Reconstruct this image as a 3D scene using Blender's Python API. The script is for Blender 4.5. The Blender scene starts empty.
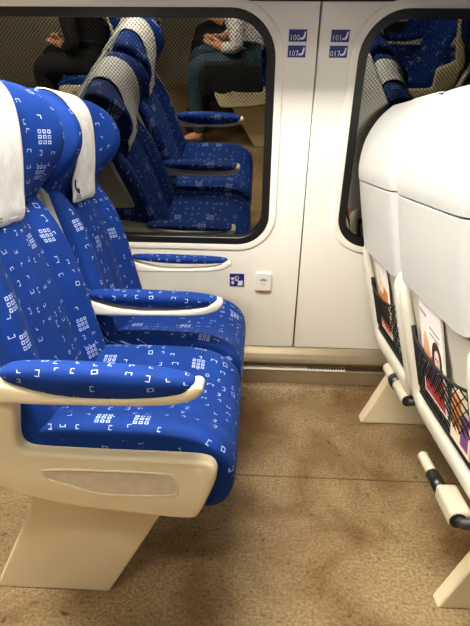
import bpy, bmesh, math, random
from mathutils import Vector, Matrix
random.seed(7)
S = bpy.context.scene
COL = S.collection
PI = math.pi

# ------------------------------------------------------------------ materials
MATS = {}
def new_mat(name):
    m = bpy.data.materials.new(name); m.use_nodes = True
    nt = m.node_tree; nt.nodes.clear()
    out = nt.nodes.new('ShaderNodeOutputMaterial')
    MATS[name] = m
    return m, nt, out
def principled(nt, out, col=(.8, .8, .8), rough=.5, **kw):
    b = nt.nodes.new('ShaderNodeBsdfPrincipled')
    b.inputs['Base Color'].default_value = (*col, 1)
    b.inputs['Roughness'].default_value = rough
    for k, v in kw.items():
        b.inputs[k.replace('_', ' ')].default_value = v
    nt.links.new(b.outputs[0], out.inputs[0])
    return b
def simple(name, col, rough=.5, noise=0, nscale=30, bump=0, bscale=200, **kw):
    m, nt, out = new_mat(name)
    b = principled(nt, out, col, rough, **kw)
    tc = nt.nodes.new('ShaderNodeTexCoord')
    if noise:
        n = nt.nodes.new('ShaderNodeTexNoise'); n.inputs['Scale'].default_value = nscale
        n.inputs['Detail'].default_value = 4
        nt.links.new(tc.outputs['Object'], n.inputs['Vector'])
        r = nt.nodes.new('ShaderNodeMapRange')
        r.inputs['From Min'].default_value = .3; r.inputs['From Max'].default_value = .7
        r.inputs['To Min'].default_value = 1 - noise; r.inputs['To Max'].default_value = 1 + noise * .3
        nt.links.new(n.outputs['Fac'], r.inputs['Value'])
        mx = nt.nodes.new('ShaderNodeVectorMath'); mx.operation = 'SCALE'
        mx.inputs[0].default_value = col
        nt.links.new(r.outputs[0], mx.inputs['Scale'])
        nt.links.new(mx.outputs[0], b.inputs['Base Color'])
    if bump:
        n = nt.nodes.new('ShaderNodeTexNoise'); n.inputs['Scale'].default_value = bscale
        nt.links.new(tc.outputs['Object'], n.inputs['Vector'])
        bp = nt.nodes.new('ShaderNodeBump'); bp.inputs['Strength'].default_value = bump
        bp.inputs['Distance'].default_value = .002
        nt.links.new(n.outputs['Fac'], bp.inputs['Height'])
        nt.links.new(bp.outputs[0], b.inputs['Normal'])
    return m

class G:
    """math-node helper: builds scalar expressions out of sockets and floats"""
    def __init__(s, nt): s.nt = nt
    def m(s, op, *a):
        n = s.nt.nodes.new('ShaderNodeMath'); n.operation = op
        for i, x in enumerate(a):
            if isinstance(x, (int, float)): n.inputs[i].default_value = x
            else: s.nt.links.new(x, n.inputs[i])
        return n.outputs[0]
    def add(s, a, b): return s.m('ADD', a, b)
    def sub(s, a, b): return s.m('SUBTRACT', a, b)
    def mul(s, a, b): return s.m('MULTIPLY', a, b)
    def lt(s, a, b): return s.m('LESS_THAN', a, b)
    def gt(s, a, b): return s.m('GREATER_THAN', a, b)
    def abs(s, a): return s.m('ABSOLUTE', a)

def fabric_mat(name, base, mark):
    m, nt, out = new_mat(name)
    b = principled(nt, out, base, .75, Sheen_Weight=.05, Sheen_Roughness=.4)
    b.inputs['Specular IOR Level'].default_value = .15
    b.inputs['Sheen Tint'].default_value = (.25, .45, 1, 1)
    g = G(nt)
    uv = nt.nodes.new('ShaderNodeUVMap')
    vm = nt.nodes.new('ShaderNodeVectorMath'); vm.operation = 'SCALE'; vm.inputs['Scale'].default_value = 1 / .033
    nt.links.new(uv.outputs[0], vm.inputs[0])
    fl = nt.nodes.new('ShaderNodeVectorMath'); fl.operation = 'FLOOR'
    nt.links.new(vm.outputs[0], fl.inputs[0])
    fr = nt.nodes.new('ShaderNodeVectorMath'); fr.operation = 'SUBTRACT'
    nt.links.new(vm.outputs[0], fr.inputs[0]); nt.links.new(fl.outputs[0], fr.inputs[1])
    wn = nt.nodes.new('ShaderNodeTexWhiteNoise'); wn.noise_dimensions = '2D'
    nt.links.new(fl.outputs[0], wn.inputs['Vector'])
    sc = nt.nodes.new('ShaderNodeSeparateColor'); nt.links.new(wn.outputs['Color'], sc.inputs[0])
    r1, r2, r3 = sc.outputs[0], sc.outputs[1], sc.outputs[2]
    v = wn.outputs['Value']
    sx = nt.nodes.new('ShaderNodeSeparateXYZ'); nt.links.new(fr.outputs[0], sx.inputs[0])
    fx = g.sub(g.sub(sx.outputs[0], .5), g.mul(g.sub(r1, .5), .4))
    fy = g.sub(g.sub(sx.outputs[1], .5), g.mul(g.sub(r2, .5), .4))
    ang = g.add(g.mul(g.m('FLOOR', g.mul(r3, 4)), PI / 2), g.mul(g.sub(r1, .5), .5))
    c, s_ = g.m('COSINE', ang), g.m('SINE', ang)
    x = g.sub(g.mul(fx, c), g.mul(fy, s_)); y = g.add(g.mul(fx, s_), g.mul(fy, c))
    ax, ay = g.abs(x), g.abs(y)
    a = g.add(.13, g.mul(r2, .09))
    mm = g.m('MAXIMUM', ax, g.mul(ay, 1.25))
    outl = g.lt(g.abs(g.sub(mm, a)), .030)
    cutU = g.gt(y, .06)
    cutL = g.m('MAXIMUM', cutU, g.gt(x, .06))
    isL = g.m('MULTIPLY', g.gt(v, .62), g.lt(v, .80))
    isBox = g.m('MULTIPLY', g.gt(v, .80), g.lt(v, .86))
    isU = g.m('MULTIPLY', g.gt(v, .20), g.lt(v, .62))
    big = g.add(g.add(g.mul(isU, g.sub(1, cutU)), g.mul(isL, g.sub(1, cutL))), isBox)
    mark1 = g.mul(outl, big)
    # sparse clusters of nine small outlined squares on a coarser lattice
    vm2 = nt.nodes.new('ShaderNodeVectorMath'); vm2.operation = 'MULTIPLY_ADD'
    vm2.inputs[1].default_value = (1 / .078,) * 3; vm2.inputs[2].default_value = (.37, .21, 0)
    nt.links.new(uv.outputs[0], vm2.inputs[0])
    fl2 = nt.nodes.new('ShaderNodeVectorMath'); fl2.operation = 'FLOOR'; nt.links.new(vm2.outputs[0], fl2.inputs[0])
    fr2 = nt.nodes.new('ShaderNodeVectorMath'); fr2.operation = 'SUBTRACT'
    nt.links.new(vm2.outputs[0], fr2.inputs[0]); nt.links.new(fl2.outputs[0], fr2.inputs[1])
    wn2 = nt.nodes.new('ShaderNodeTexWhiteNoise'); wn2.noise_dimensions = '2D'; nt.links.new(fl2.outputs[0], wn2.inputs['Vector'])
    sp2 = nt.nodes.new('ShaderNodeSeparateXYZ'); nt.links.new(fr2.outputs[0], sp2.inputs[0])
    gx = g.sub(sp2.outputs[0], .5); gy = g.sub(sp2.outputs[1], .5)
    on2 = g.gt(wn2.outputs['Value'], .76)
    inside = g.mul(g.mul(g.lt(g.abs(gx), .225), g.lt(g.abs(gy), .225)), on2)
    qx = g.abs(g.sub(g.m('FRACT', g.mul(g.add(gx, .225), 1 / .15)), .5))
    qy = g.abs(g.sub(g.m('FRACT', g.mul(g.add(gy, .225), 1 / .15)), .5))
    m2 = g.m('MAXIMUM', qx, qy)
    mark2 = g.mul(g.lt(g.abs(g.sub(m2, .26)), .085), inside)
    mark1 = g.mul(mark1, g.sub(1, inside))
    tot = g.m('MINIMUM', g.add(mark1, mark2), 1)
    n = nt.nodes.new('ShaderNodeTexNoise'); n.inputs['Scale'].default_value = 60
    nt.links.new(uv.outputs[0], n.inputs['Vector'])
    tot = g.mul(tot, g.m('MINIMUM', g.mul(g.add(n.outputs['Fac'], .1), 1.5), 1))
    n2 = nt.nodes.new('ShaderNodeTexNoise'); n2.inputs['Scale'].default_value = 14; n2.inputs['Detail'].default_value = 5
    nt.links.new(uv.outputs[0], n2.inputs['Vector'])
    bs = nt.nodes.new('ShaderNodeVectorMath'); bs.operation = 'SCALE'; bs.inputs[0].default_value = base
    nt.links.new(g.add(.65, g.mul(n2.outputs['Fac'], .7)), bs.inputs['Scale'])
    mx = nt.nodes.new('ShaderNodeMix'); mx.data_type = 'RGBA'
    mx.inputs[7].default_value = (*mark, 1)
    nt.links.new(tot, mx.inputs[0]); nt.links.new(bs.outputs[0], mx.inputs[6])
    nt.links.new(mx.outputs[2], b.inputs['Base Color'])
    w = nt.nodes.new('ShaderNodeTexNoise'); w.inputs['Scale'].default_value = 500
    nt.links.new(uv.outputs[0], w.inputs['Vector'])
    bp = nt.nodes.new('ShaderNodeBump'); bp.inputs['Strength'].default_value = .25; bp.inputs['Distance'].default_value = .001
    nt.links.new(w.outputs['Fac'], bp.inputs['Height']); nt.links.new(bp.outputs[0], b.inputs['Normal'])
    return m

fabric_mat('blue_moquette', (.004, .030, .19), (.42, .52, .82))
simple('cream_plastic', (.72, .61, .40), .38, noise=.04, nscale=8)
simple('panel_grain', (.60, .50, .36), .55, noise=.12, nscale=60, bump=.3)
simple('white_plastic', (.49, .487, .475), .30)
simple('frame_plastic', (.64, .61, .52), .35)
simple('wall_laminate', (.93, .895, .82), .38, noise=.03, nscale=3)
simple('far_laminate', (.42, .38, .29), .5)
simple('end_laminate', (.16, .15, .14), .5)
simple('ceiling_paint', (.28, .27, .24), .6)
simple('dark_rubber', (.006, .006, .007), .35)
simple('dark_plastic', (.02, .02, .022), .5)
simple('net_cord', (.004, .0035, .0035), .9)
simple('anodised_metal', (.44, .36, .245), .36, noise=.12, nscale=6, Metallic=.55)
simple('bright_metal', (.85, .80, .70), .3, Metallic=.25)
simple('slot_dark', (.02, .016, .012), .6)
simple('rod_metal', (.50, .45, .35), .38, noise=.08, nscale=25)
simple('sticker_blue', (.012, .018, .20), .4)
simple('sticker_white', (.80, .82, .88), .4)
simple('icon_grey', (.33, .32, .31), .5)
simple('outlet_plastic', (.88, .86, .82), .35)
simple('outlet_trim', (.62, .36, .25), .5)
simple('paper_white', (.84, .82, .78), .6)
simple('ink_black', (.015, .015, .015), .6)
simple('ink_grey', (.38, .35, .31), .6)
simple('ink_orange', (.85, .28, .05), .5, noise=.3, nscale=40)
simple('ink_red', (.45, .03, .04), .5, noise=.3, nscale=60)
simple('ink_violet', (.16, .05, .20), .5)
simple('ink_skin', (.75, .40, .24), .5)
simple('ink_hair', (.05, .015, .01), .5)
simple('ink_pale', (.85, .68, .52), .5)
simple('skin', (.62, .30, .17), .5, Subsurface_Weight=.05)
simple('denim', (.035, .075, .11), .85, noise=.3, nscale=60, bump=.4, bscale=600)
simple('black_cloth', (.010, .010, .013), .85, noise=.3, nscale=30)
simple('hair_brown', (.05, .025, .012), .55, noise=.4, nscale=80)
simple('shoe_leather', (.02, .017, .015), .5)
simple('eye_white', (.8, .8, .8), .2)
simple('lip', (.45, .14, .11), .5)
simple('screen_glass', (.01, .01, .012), .08)
simple('tunnel_concrete', (.012, .012, .012), .9, noise=.4, nscale=4)

# white printed blouse: fine dark weave
def blouse():
    m, nt, out = new_mat('printed_blouse')
    b = principled(nt, out, (.8, .76, .72), .8)
    tc = nt.nodes.new('ShaderNodeTexCoord')
    vo = nt.nodes.new('ShaderNodeTexVoronoi'); vo.inputs['Scale'].default_value = 55
    nt.links.new(tc.outputs['Object'], vo.inputs['Vector'])
    cr = nt.nodes.new('ShaderNodeValToRGB')
    cr.color_ramp.elements[0].color = (.10, .08, .09, 1); cr.color_ramp.elements[0].position = .22
    cr.color_ramp.elements[1].color = (.85, .80, .76, 1); cr.color_ramp.elements[1].position = .32
    nt.links.new(vo.outputs['Distance'], cr.inputs[0]); nt.links.new(cr.outputs[0], b.inputs['Base Color'])
blouse()

# headrest cover: thin white fleece, faintly mottled
def fleece():
    m, nt, out = new_mat('cover_fleece')
    b = principled(nt, out, (.8, .8, .8), .9)
    tc = nt.nodes.new('ShaderNodeTexCoord')
    n = nt.nodes.new('ShaderNodeTexNoise'); n.inputs['Scale'].default_value = 35; n.inputs['Detail'].default_value = 6
    nt.links.new(tc.outputs['Object'], n.inputs['Vector'])
    cr = nt.nodes.new('ShaderNodeValToRGB')
    cr.color_ramp.elements[0].color = (.74, .72, .70, 1); cr.color_ramp.elements[0].position = .35
    cr.color_ramp.elements[1].color = (.86, .85, .84, 1); cr.color_ramp.elements[1].position = .62
    nt.links.new(n.outputs['Fac'], cr.inputs[0]); nt.links.new(cr.outputs[0], b.inputs['Base Color'])
    bp = nt.nodes.new('ShaderNodeBump'); bp.inputs['Strength'].default_value = .3; bp.inputs['Distance'].default_value = .003
    nt.links.new(n.outputs['Fac'], bp.inputs['Height']); nt.links.new(bp.outputs[0], b.inputs['Normal'])
fleece()

def floor_mat():
    m, nt, out = new_mat('speckled_vinyl')
    b = principled(nt, out, (.3, .2, .1), .42)
    b.inputs['Specular IOR Level'].default_value = .35
    g = G(nt)
    tc = nt.nodes.new('ShaderNodeTexCoord')
    def noise(scale, det=4, rough=.55, dist=0):
        n = nt.nodes.new('ShaderNodeTexNoise'); n.inputs['Scale'].default_value = scale
        n.inputs['Detail'].default_value = det; n.inputs['Roughness'].default_value = rough
        n.inputs['Distortion'].default_value = dist
        nt.links.new(tc.outputs['Object'], n.inputs['Vector']); return n.outputs['Fac']
    def ramp(f, a, pa, c, pc):
        cr = nt.nodes.new('ShaderNodeValToRGB')
        cr.color_ramp.elements[0].color = (*a, 1); cr.color_ramp.elements[0].position = pa
        cr.color_ramp.elements[1].color = (*c, 1); cr.color_ramp.elements[1].position = pc
        nt.links.new(f, cr.inputs[0]); return cr.outputs[0]
    def mix(f, a, c, mode='MIX'):
        mx = nt.nodes.new('ShaderNodeMix'); mx.data_type = 'RGBA'; mx.blend_type = mode
        if isinstance(f, float): mx.inputs[0].default_value = f
        else: nt.links.new(f, mx.inputs[0])
        nt.links.new(a, mx.inputs[6]); nt.links.new(c, mx.inputs[7]); return mx.outputs[2]
    base = ramp(noise(120, 4), (.19, .125, .056), .30, (.43, .31, .165), .70)
    stain = ramp(noise(3.2, 5, .6, .6), (.50, .37, .26), .34, (1, 1, 1), .60)
    c1 = mix(1.0, base, stain, 'MULTIPLY')
    spots = ramp(noise(38, 3), (.42, .27, .17), .27, (1, 1, 1), .37)
    c2 = mix(1.0, c1, spots, 'MULTIPLY')
    # welded sheet seam across the floor
    sx = nt.nodes.new('ShaderNodeSeparateXYZ'); nt.links.new(tc.outputs['Object'], sx.inputs[0])
    seam = g.lt(g.abs(g.sub(sx.outputs[1], 1.434)), .0035)
    rgb = nt.nodes.new('ShaderNodeRGB'); rgb.outputs[0].default_value = (.07, .035, .016, 1)
    c3 = mix(g.mul(seam, .75), c2, rgb.outputs[0])
    nt.links.new(c3, b.inputs['Base Color'])
    bp = nt.nodes.new('ShaderNodeBump'); bp.inputs['Strength'].default_value = .05; bp.inputs['Distance'].default_value = .001
    nt.links.new(noise(300, 2), bp.inputs['Height']); nt.links.new(bp.outputs[0], b.inputs['Normal'])
floor_mat()

def glass_mat():
    # tinted window pane with a fine dotted sun film: part mirror, part see-through to the dark tunnel
    m, nt, out = new_mat('tinted_glass')
    g = G(nt)
    uv = nt.nodes.new('ShaderNodeUVMap')
    sx = nt.nodes.new('ShaderNodeSeparateXYZ'); nt.links.new(uv.outputs[0], sx.inputs[0])
    k = 2 * PI / .0085
    a = g.m('SINE', g.mul(sx.outputs[0], k * .7))
    c = g.m('SINE', g.mul(sx.outputs[1], k * .7))
    dots = g.add(.5, g.mul(g.mul(a, c), .9))
    dots = g.m('MAXIMUM', g.m('MINIMUM', dots, 1), 0)
    upper = nt.nodes.new('ShaderNodeMapRange')
    upper.inputs['From Min'].default_value = .50; upper.inputs['From Max'].default_value = .58
    nt.links.new(sx.outputs[1], upper.inputs['Value'])
    fac = g.sub(REFL, g.mul(g.mul(upper.outputs[0], g.sub(1, dots)), REFL * .7))
    tr = nt.nodes.new('ShaderNodeBsdfTransparent'); tr.inputs[0].default_value = (.35, .36, .33, 1)
    gl = nt.nodes.new('ShaderNodeBsdfGlossy'); gl.inputs['Color'].default_value = (1, .99, .90, 1)
    gl.inputs['Roughness'].default_value = .0
    mx = nt.nodes.new('ShaderNodeMixShader')
    nt.links.new(fac, mx.inputs[0]); nt.links.new(tr.outputs[0], mx.inputs[1]); nt.links.new(gl.outputs[0], mx.inputs[2])
    nt.links.new(mx.outputs[0], out.inputs[0])
REFL = .26
glass_mat()
def emit_mat(name, col, st):
    m, nt, out = new_mat(name)
    e = nt.nodes.new('ShaderNodeEmission'); e.inputs[0].default_value = (*col, 1); e.inputs[1].default_value = st
    nt.links.new(e.outputs[0], out.inputs[0])
emit_mat('lamp_diffuser', (1, .94, .82), 37.0)

# ------------------------------------------------------------------ object helpers
def empty(name, loc, label=None, cat=None, group=None, kind=None):
    o = bpy.data.objects.new(name, None); COL.objects.link(o); o.location = loc
    o.empty_display_size = .1
    tag(o, label, cat, group, kind); return o
def tag(o, label=None, cat=None, group=None, kind=None):
    if label: o['label'] = label
    if cat: o['category'] = cat
    if group: o['group'] = group
    if kind: o['kind'] = kind
    return o
def obj(name, bm, mat, parent=None, org=(0, 0, 0), smooth=True, subsurf=0, bevel=0, label=None, extra_mats=()):
    """link a bmesh built in world coordinates; vertices are stored relative to org (the base of its thing)"""
    bmesh.ops.translate(bm, verts=bm.verts[:], vec=-Vector(org))
    me = bpy.data.meshes.new(name); bm.to_mesh(me); bm.free()
    me.materials.append(MATS[mat])
    for e in extra_mats: me.materials.append(MATS[e])
    if smooth: me.polygons.foreach_set('use_smooth', [True] * len(me.polygons))
    o = bpy.data.objects.new(name, me); COL.objects.link(o)
    if parent: o.parent = parent
    else: o.location = org
    if bevel:
        b = o.modifiers.new('bevel', 'BEVEL'); b.width = bevel; b.segments = 3; b.limit_method = 'ANGLE'; b.angle_limit = math.radians(35)
        if smooth:
            b.harden_normals = False
    if subsurf:
        s = o.modifiers.new('subdivision', 'SUBSURF'); s.levels = subsurf; s.render_levels = subsurf
    if label: o['label'] = label
    return o
def struct(name, bm, mat, parent=None, **kw):
    o = obj(name, bm, mat, parent, **kw)
    if not parent: o['kind'] = 'structure'
    return o
def box(bm, x0, x1, y0, y1, z0, z1):
    r = bmesh.ops.create_cube(bm, size=1)
    bmesh.ops.scale(bm, verts=r['verts'], vec=(x1 - x0, y1 - y0, z1 - z0))
    bmesh.ops.translate(bm, verts=r['verts'], vec=((x0 + x1) / 2, (y0 + y1) / 2, (z0 + z1) / 2))
    return r['verts']
def B(*a):
    bm = bmesh.new(); box(bm, *a); return bm
def prism(poly, y0, y1, bm=None):
    """polygon in XZ extruded along Y"""
    bm = bm or bmesh.new()
    a = [bm.verts.new((x, y0, z)) for x, z in poly]; b = [bm.verts.new((x, y1, z)) for x, z in poly]
    n = len(poly)
    bm.faces.new(a); bm.faces.new(b[::-1])
    for i in range(n): bm.faces.new((a[i], b[i], b[(i + 1) % n], a[(i + 1) % n]))
    bmesh.ops.recalc_face_normals(bm, faces=bm.faces[:]); return bm
def prism_x(poly, x0, x1):
    bm = bmesh.new()
    a = [bm.verts.new((x0, y, z)) for y, z in poly]; b = [bm.verts.new((x1, y, z)) for y, z in poly]
    n = len(poly)
    bm.faces.new(a); bm.faces.new(b[::-1])
    for i in range(n): bm.faces.new((a[i], b[i], b[(i + 1) % n], a[(i + 1) % n]))
    bmesh.ops.recalc_face_normals(bm, faces=bm.faces[:]); return bm
def smooth_poly(pts, it=2):
    for _ in range(it):
        q = []
        for i in range(len(pts)):
            a, b = Vector(pts[i]), Vector(pts[(i + 1) % len(pts)])
            q += [tuple(a * .75 + b * .25), tuple(a * .25 + b * .75)]
        pts = q
    return pts
def loft(rings, cap=True, us=None):
    """closed rings of 3D points joined in order; uv = (station position, arc length) in metres"""
    bm = bmesh.new(); uvl = bm.loops.layers.uv.new('UVMap')
    vs = [[bm.verts.new(p) for p in r] for r in rings]
    n = len(rings[0])
    us = us or list(range(len(rings)))
    def arc(r):
        L = [0]
        for i in range(n): L.append(L[-1] + (Vector(r[(i + 1) % n]) - Vector(r[i])).length)
        return L
    mid = arc(rings[len(rings) // 2])
    for k in range(len(rings) - 1):
        for i in range(n):
            j = (i + 1) % n
            f = bm.faces.new((vs[k][i], vs[k + 1][i], vs[k + 1][j], vs[k][j]))
            for lp, (u, v) in zip(f.loops, ((us[k], mid[i]), (us[k + 1], mid[i]), (us[k + 1], mid[i + 1]), (us[k], mid[i + 1]))):
                lp[uvl].uv = (u, v)
    if cap:
        for r, sgn in ((vs[0], 1), (vs[-1], -1)):
            f = bm.faces.new(r if sgn > 0 else r[::-1])
            for lp in f.loops: lp[uvl].uv = (lp.vert.co.x, lp.vert.co.z)
    bmesh.ops.recalc_face_normals(bm, faces=bm.faces[:])
    return bm
def shrink(loop, f, ax=None):
    cx = sum(p[0] for p in loop) / len(loop); cz = sum(p[1] for p in loop) / len(loop)
    return [(cx + (x - cx) * f, cz + (z - cz) * f) for x, z in loop]
def loft_y(stations):
    """stations: (y, XZ loop)"""
    return loft([[(x, y, z) for x, z in lp] for y, lp in stations], us=[s[0] for s in stations])
def tube(bm, pts, r, seg=10):
    pts = [Vector(p) for p in pts]; rings = []
    for i, p in enumerate(pts):
        d = (pts[min(i + 1, len(pts) - 1)] - pts[max(i - 1, 0)]).normalized()
        up = Vector((0, 0, 1)) if abs(d.z) < .9 else Vector((0, 1, 0))
        a = d.cross(up).normalized(); b = d.cross(a).normalized()
        rr = r[i] if isinstance(r, (list, tuple)) else r
        rings.append([bm.verts.new(p + (a * math.cos(t) + b * math.sin(t)) * rr) for t in [2 * PI * k / seg for k in range(seg)]])
    for k in range(len(rings) - 1):
        for i in range(seg):
            j = (i + 1) % seg
            bm.faces.new((rings[k][i], rings[k][j], rings[k + 1][j], rings[k + 1][i]))
    bm.faces.new(rings[0][::-1]); bm.faces.new(rings[-1])
    bmesh.ops.recalc_face_normals(bm, faces=bm.faces[:]); return bm
def copy_tree(o, parent=None):
    c = o.copy(); COL.objects.link(c)
    if parent: c.parent = parent
    for ch in list(o.children): copy_tree(ch, c)
    return c

# ------------------------------------------------------------------ window wall: leans into the car by TILT
TILT = math.radians(14.14)
W0 = Vector((0, 1.908, .67)); WU = Vector((0, -math.sin(TILT), math.cos(TILT))); WN = Vector((0, math.cos(TILT), math.sin(TILT)))
def wp(u, v, n=0):      # along the car, up the wall, outward through the wall
    return W0 + Vector((1, 0, 0)) * u + WU * v + WN * n
def rrect(x0, x1, y0, y1, r, seg=10):
    if not isinstance(r, (tuple, list)): r = (r,) * 4
    pts = []
    for (cx, cy, a0, rr) in ((x1, y1, 0, r[0]), (x0, y1, 90, r[1]), (x0, y0, 180, r[2]), (x1, y0, 270, r[3])):
        sx = -1 if cx == x1 else 1; sy = -1 if cy == y1 else 1
        for k in range(seg + 1):
            a = math.radians(a0 + 90 * k / seg)
            pts.append((cx + sx * rr + rr * math.cos(a), cy + sy * rr + rr * math.sin(a)))
    return pts
def plate(outer, holes, n0, n1, bev=0):
    """flat plate with holes in wall coordinates (u, v), from depth n0 to n1, as a bmesh in world space"""
    cu = bpy.data.curves.new('outline', 'CURVE'); cu.dimensions = '2D'; cu.fill_mode = 'BOTH'
    for loop in [outer] + holes:
        sp = cu.splines.new('POLY'); sp.points.add(len(loop) - 1); sp.use_cyclic_u = True
        for p, (x, y) in zip(sp.points, loop): p.co = (x, y, 0, 1)
    cu.extrude = abs(n1 - n0) / 2 - bev
    if bev: cu.bevel_depth = bev; cu.bevel_resolution = 2; cu.offset = -bev
    t = bpy.data.objects.new('outline', cu); COL.objects.link(t)
    dg = bpy.context.evaluated_depsgraph_get(); dg.update()
    me = bpy.data.meshes.new_from_object(t.evaluated_get(dg))
    bm = bmesh.new(); bm.from_mesh(me)
    bpy.data.objects.remove(t); bpy.data.curves.remove(cu); bpy.data.meshes.remove(me)
    bmesh.ops.remove_doubles(bm, verts=bm.verts[:], dist=1e-5)
    for v in bm.verts: v.co = wp(v.co.x, v.co.y, (n0 + n1) / 2 - v.co.z)
    bmesh.ops.recalc_face_normals(bm, faces=bm.faces[:])
    return bm
def ring_strip(o, i, n0, n1):
    """a raised or sunken frame ring between two outlines of equal point count"""
    bm = bmesh.new(); k = len(o)
    a = [bm.verts.new(wp(*p, n0)) for p in o]; b = [bm.verts.new(wp(*p, n0)) for p in i]
    c = [bm.verts.new(wp(*p, n1)) for p in i]; d = [bm.verts.new(wp(*p, n1)) for p in o]
    for q in range(k):
        j = (q + 1) % k
        for s, t in ((a, b), (b, c), (c, d), (d, a)): bm.faces.new((s[q], s[j], t[j], t[q]))
    bmesh.ops.recalc_face_normals(bm, faces=bm.faces[:]); return bm

BY, BZ = 1.43, 1.448               # lower edge of the unseen bulkhead added to shade the upper wall
VB, VT = .043, .812                  # window bottom and top up the wall
WINS = [(-1.62, .042), (.305, 1.95)]
RAD = (.135, .135, .115, .115)
XA, XB = -2.9, 2.9
PV0, PV1 = -.447, .832
def win_out(w, g=0): return rrect(w[0] - g, w[1] + g, VB - g, VT + g, tuple(r + g for r in RAD))
for nm, (u0, u1), w in (('wall_window_side', (XA, .1725), WINS[0]), ('wall_window_side_2', (.1765, XB), WINS[1])):
    hole = win_out(w, -.004)
    o = struct(nm, plate([(u0, PV0), (u1, PV0), (u1, PV1), (u0, PV1)], [hole], 0, .03, .003), 'wall_laminate', smooth=False)
# dark backing in the seam
bm = bmesh.new()
vs = [bm.verts.new(wp(*p)) for p in ((.165, PV0, .04), (.185, PV0, .04), (.185, PV1, .04), (.165, PV1, .04))]
bm.faces.new(vs); vs2 = [bm.verts.new(wp(*p)) for p in ((.165, PV0, .032), (.185, PV0, .032), (.185, PV1, .032), (.165, PV1, .032))]
bm.faces.new(vs2[::-1])
for q in range(4): bm.faces.new((vs[q], vs2[q], vs2[(q + 1) % 4], vs[(q + 1) % 4]))
struct('trim_1', bm, 'slot_dark', smooth=False)
for k, w in enumerate(WINS):
    go = win_out(w, .004); gi = win_out(w, -.024)
    r = obj('window_%d' % (k + 1), ring_strip(go, gi, -.006, .03), 'dark_rubber', bevel=.003, smooth=False); r['kind'] = 'structure'
    obj('window_frame', ring_strip(win_out(w, .030), win_out(w, .002), -.0045, .002), 'wall_laminate', r, bevel=.004, smooth=True)
    # pane
    bm = bmesh.new(); uvl = bm.loops.layers.uv.new('UVMap')
    loop = win_out(w, -.018)
    f1 = bm.faces.new([bm.verts.new(wp(*p, .012)) for p in loop])
    for lp, p in zip(f1.loops, loop): lp[uvl].uv = p
    bmesh.ops.recalc_face_normals(bm, faces=bm.faces[:])
    if f1.normal.dot(WN) > 0: bmesh.ops.reverse_faces(bm, faces=[f1])
    obj('window_pane', bm, 'tinted_glass', r, smooth=False)

# dark tunnel outside
struct('tunnel_wall', B(-4, 4, 3.2, 3.3, -1, 3.5), 'tunnel_concrete')

# strip above the window panels, added shading bulkhead, ceiling and the rest of the car shell
p = [wp(0, PV1 + .004, 0), wp(0, PV1 + .30, 0), wp(0, PV1 + .30, .03), wp(0, PV1 + .004, .03)]
struct('trim_2', prism_x([(q.y, q.z) for q in p], XA, XB), 'ceiling_paint', smooth=False)
ZC = 2.02
qa = wp(0, PV1 + .06)
shade_bulk = [(qa.y + .06, qa.z - .015), (qa.y, qa.z - .015), (BY + .02, BZ), (BY, BZ + .02), (BY, ZC), (qa.y + .06, ZC)]
struct('shade_bulkhead', prism_x(shade_bulk, XA, XB), 'ceiling_paint', smooth=False)  # added out of view, shaped to throw soft shade on the upper wall
struct('shade_bulkhead_mirror', prism_x([(.83 - y, z) for y, z in shade_bulk], XA, XB), 'ceiling_paint', smooth=False)  # mirror copy of the added bulkhead
struct('ceiling', B(XA, XB, .83 - BY - .1, BY + .1, ZC, ZC + .05), 'ceiling_paint', smooth=False)
# opposite side wall (mirror image, leaning in)
YS = .83
def opp(y): return YS - y
p = [wp(0, -.72), wp(0, 1.14), wp(0, 1.14, .03), wp(0, -.72, .03)]
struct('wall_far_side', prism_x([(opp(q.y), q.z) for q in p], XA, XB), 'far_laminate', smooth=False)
struct('wall_left', B(XA - .05, XA, -1.4, 2.35, 0, 2.1), 'end_laminate', smooth=False)
struct('wall_right', B(XB, XB + .05, -1.4, 2.35, 0, 2.1), 'end_laminate', smooth=False)

# floor with a coved edge running up to the heater
cove = [(1.925, 0)] + [(1.925 + .105 * math.sin(a), .06 * (1 - math.cos(a)) ) for a in [math.radians(t) for t in range(10, 91, 10)]]
bm = bmesh.new()
prof = [(-1.32, 0)] + cove + [(2.06, .062), (2.06, -.05), (-1.32, -.05)]
struct('floor', prism_x(prof, XA, XB), 'speckled_vinyl', smooth=False)

# heater duct below the panels
hp = [(2.055, .236), (2.024, .236), (2.012, .226), (2.002, .208), (1.994, .188), (1.992, .174), (1.998, .164), (2.006, .161), (2.050, .160), (2.050, .128), (2.016, .125), (2.028, .056), (2.06, .056)]
hr = empty('heater_duct', (0, 2.02, .06), 'long metal heater duct along the foot of the window wall', 'heater')
obj('duct_cover', prism_x(hp, XA, XB), 'anodised_metal', hr, org=(0, 2.02, .06), smooth=False, bevel=.003)
obj('air_slot', prism_x([(2.010, .126), (2.010, .131), (2.030, .139), (2.044, .139), (2.044, .126)], XA, .41), 'bright_metal', hr, org=(0, 2.02, .06), smooth=False, bevel=.001, label='bright metal strip in the duct slot')
bm = bmesh.new()
for i in range(14): box(bm, .245 + i * .0115, .252 + i * .0115, 2.0150, 2.0265, .1320, .1386)
obj('slot_grille', bm, 'slot_dark', hr, org=(0, 2.02, .06), smooth=False, label='row of small dark vent holes')

# ------------------------------------------------------------------ seats (first row; the origin of a seat is on the floor under it)
ROW = 1.07
def mix1(a, b, t): return a + (b - a) * t
def interp(tab, x):
    if x <= tab[0][0]: return tab[0][1]
    for (a, b), (c, d) in zip(tab, tab[1:]):
        if x <= c: return mix1(b, d, (x - a) / (c - a))
    return tab[-1][1]
REAR = [(.38, -.580), (.42, -.590), (.63, -.640), (.70, -.662), (.73, -.672), (.85, -.695), (.965, -.714), (1.0, -.722), (1.05, -.718), (1.10, -.704), (1.14, -.682), (1.17, -.658), (1.195, -.625)]

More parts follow.
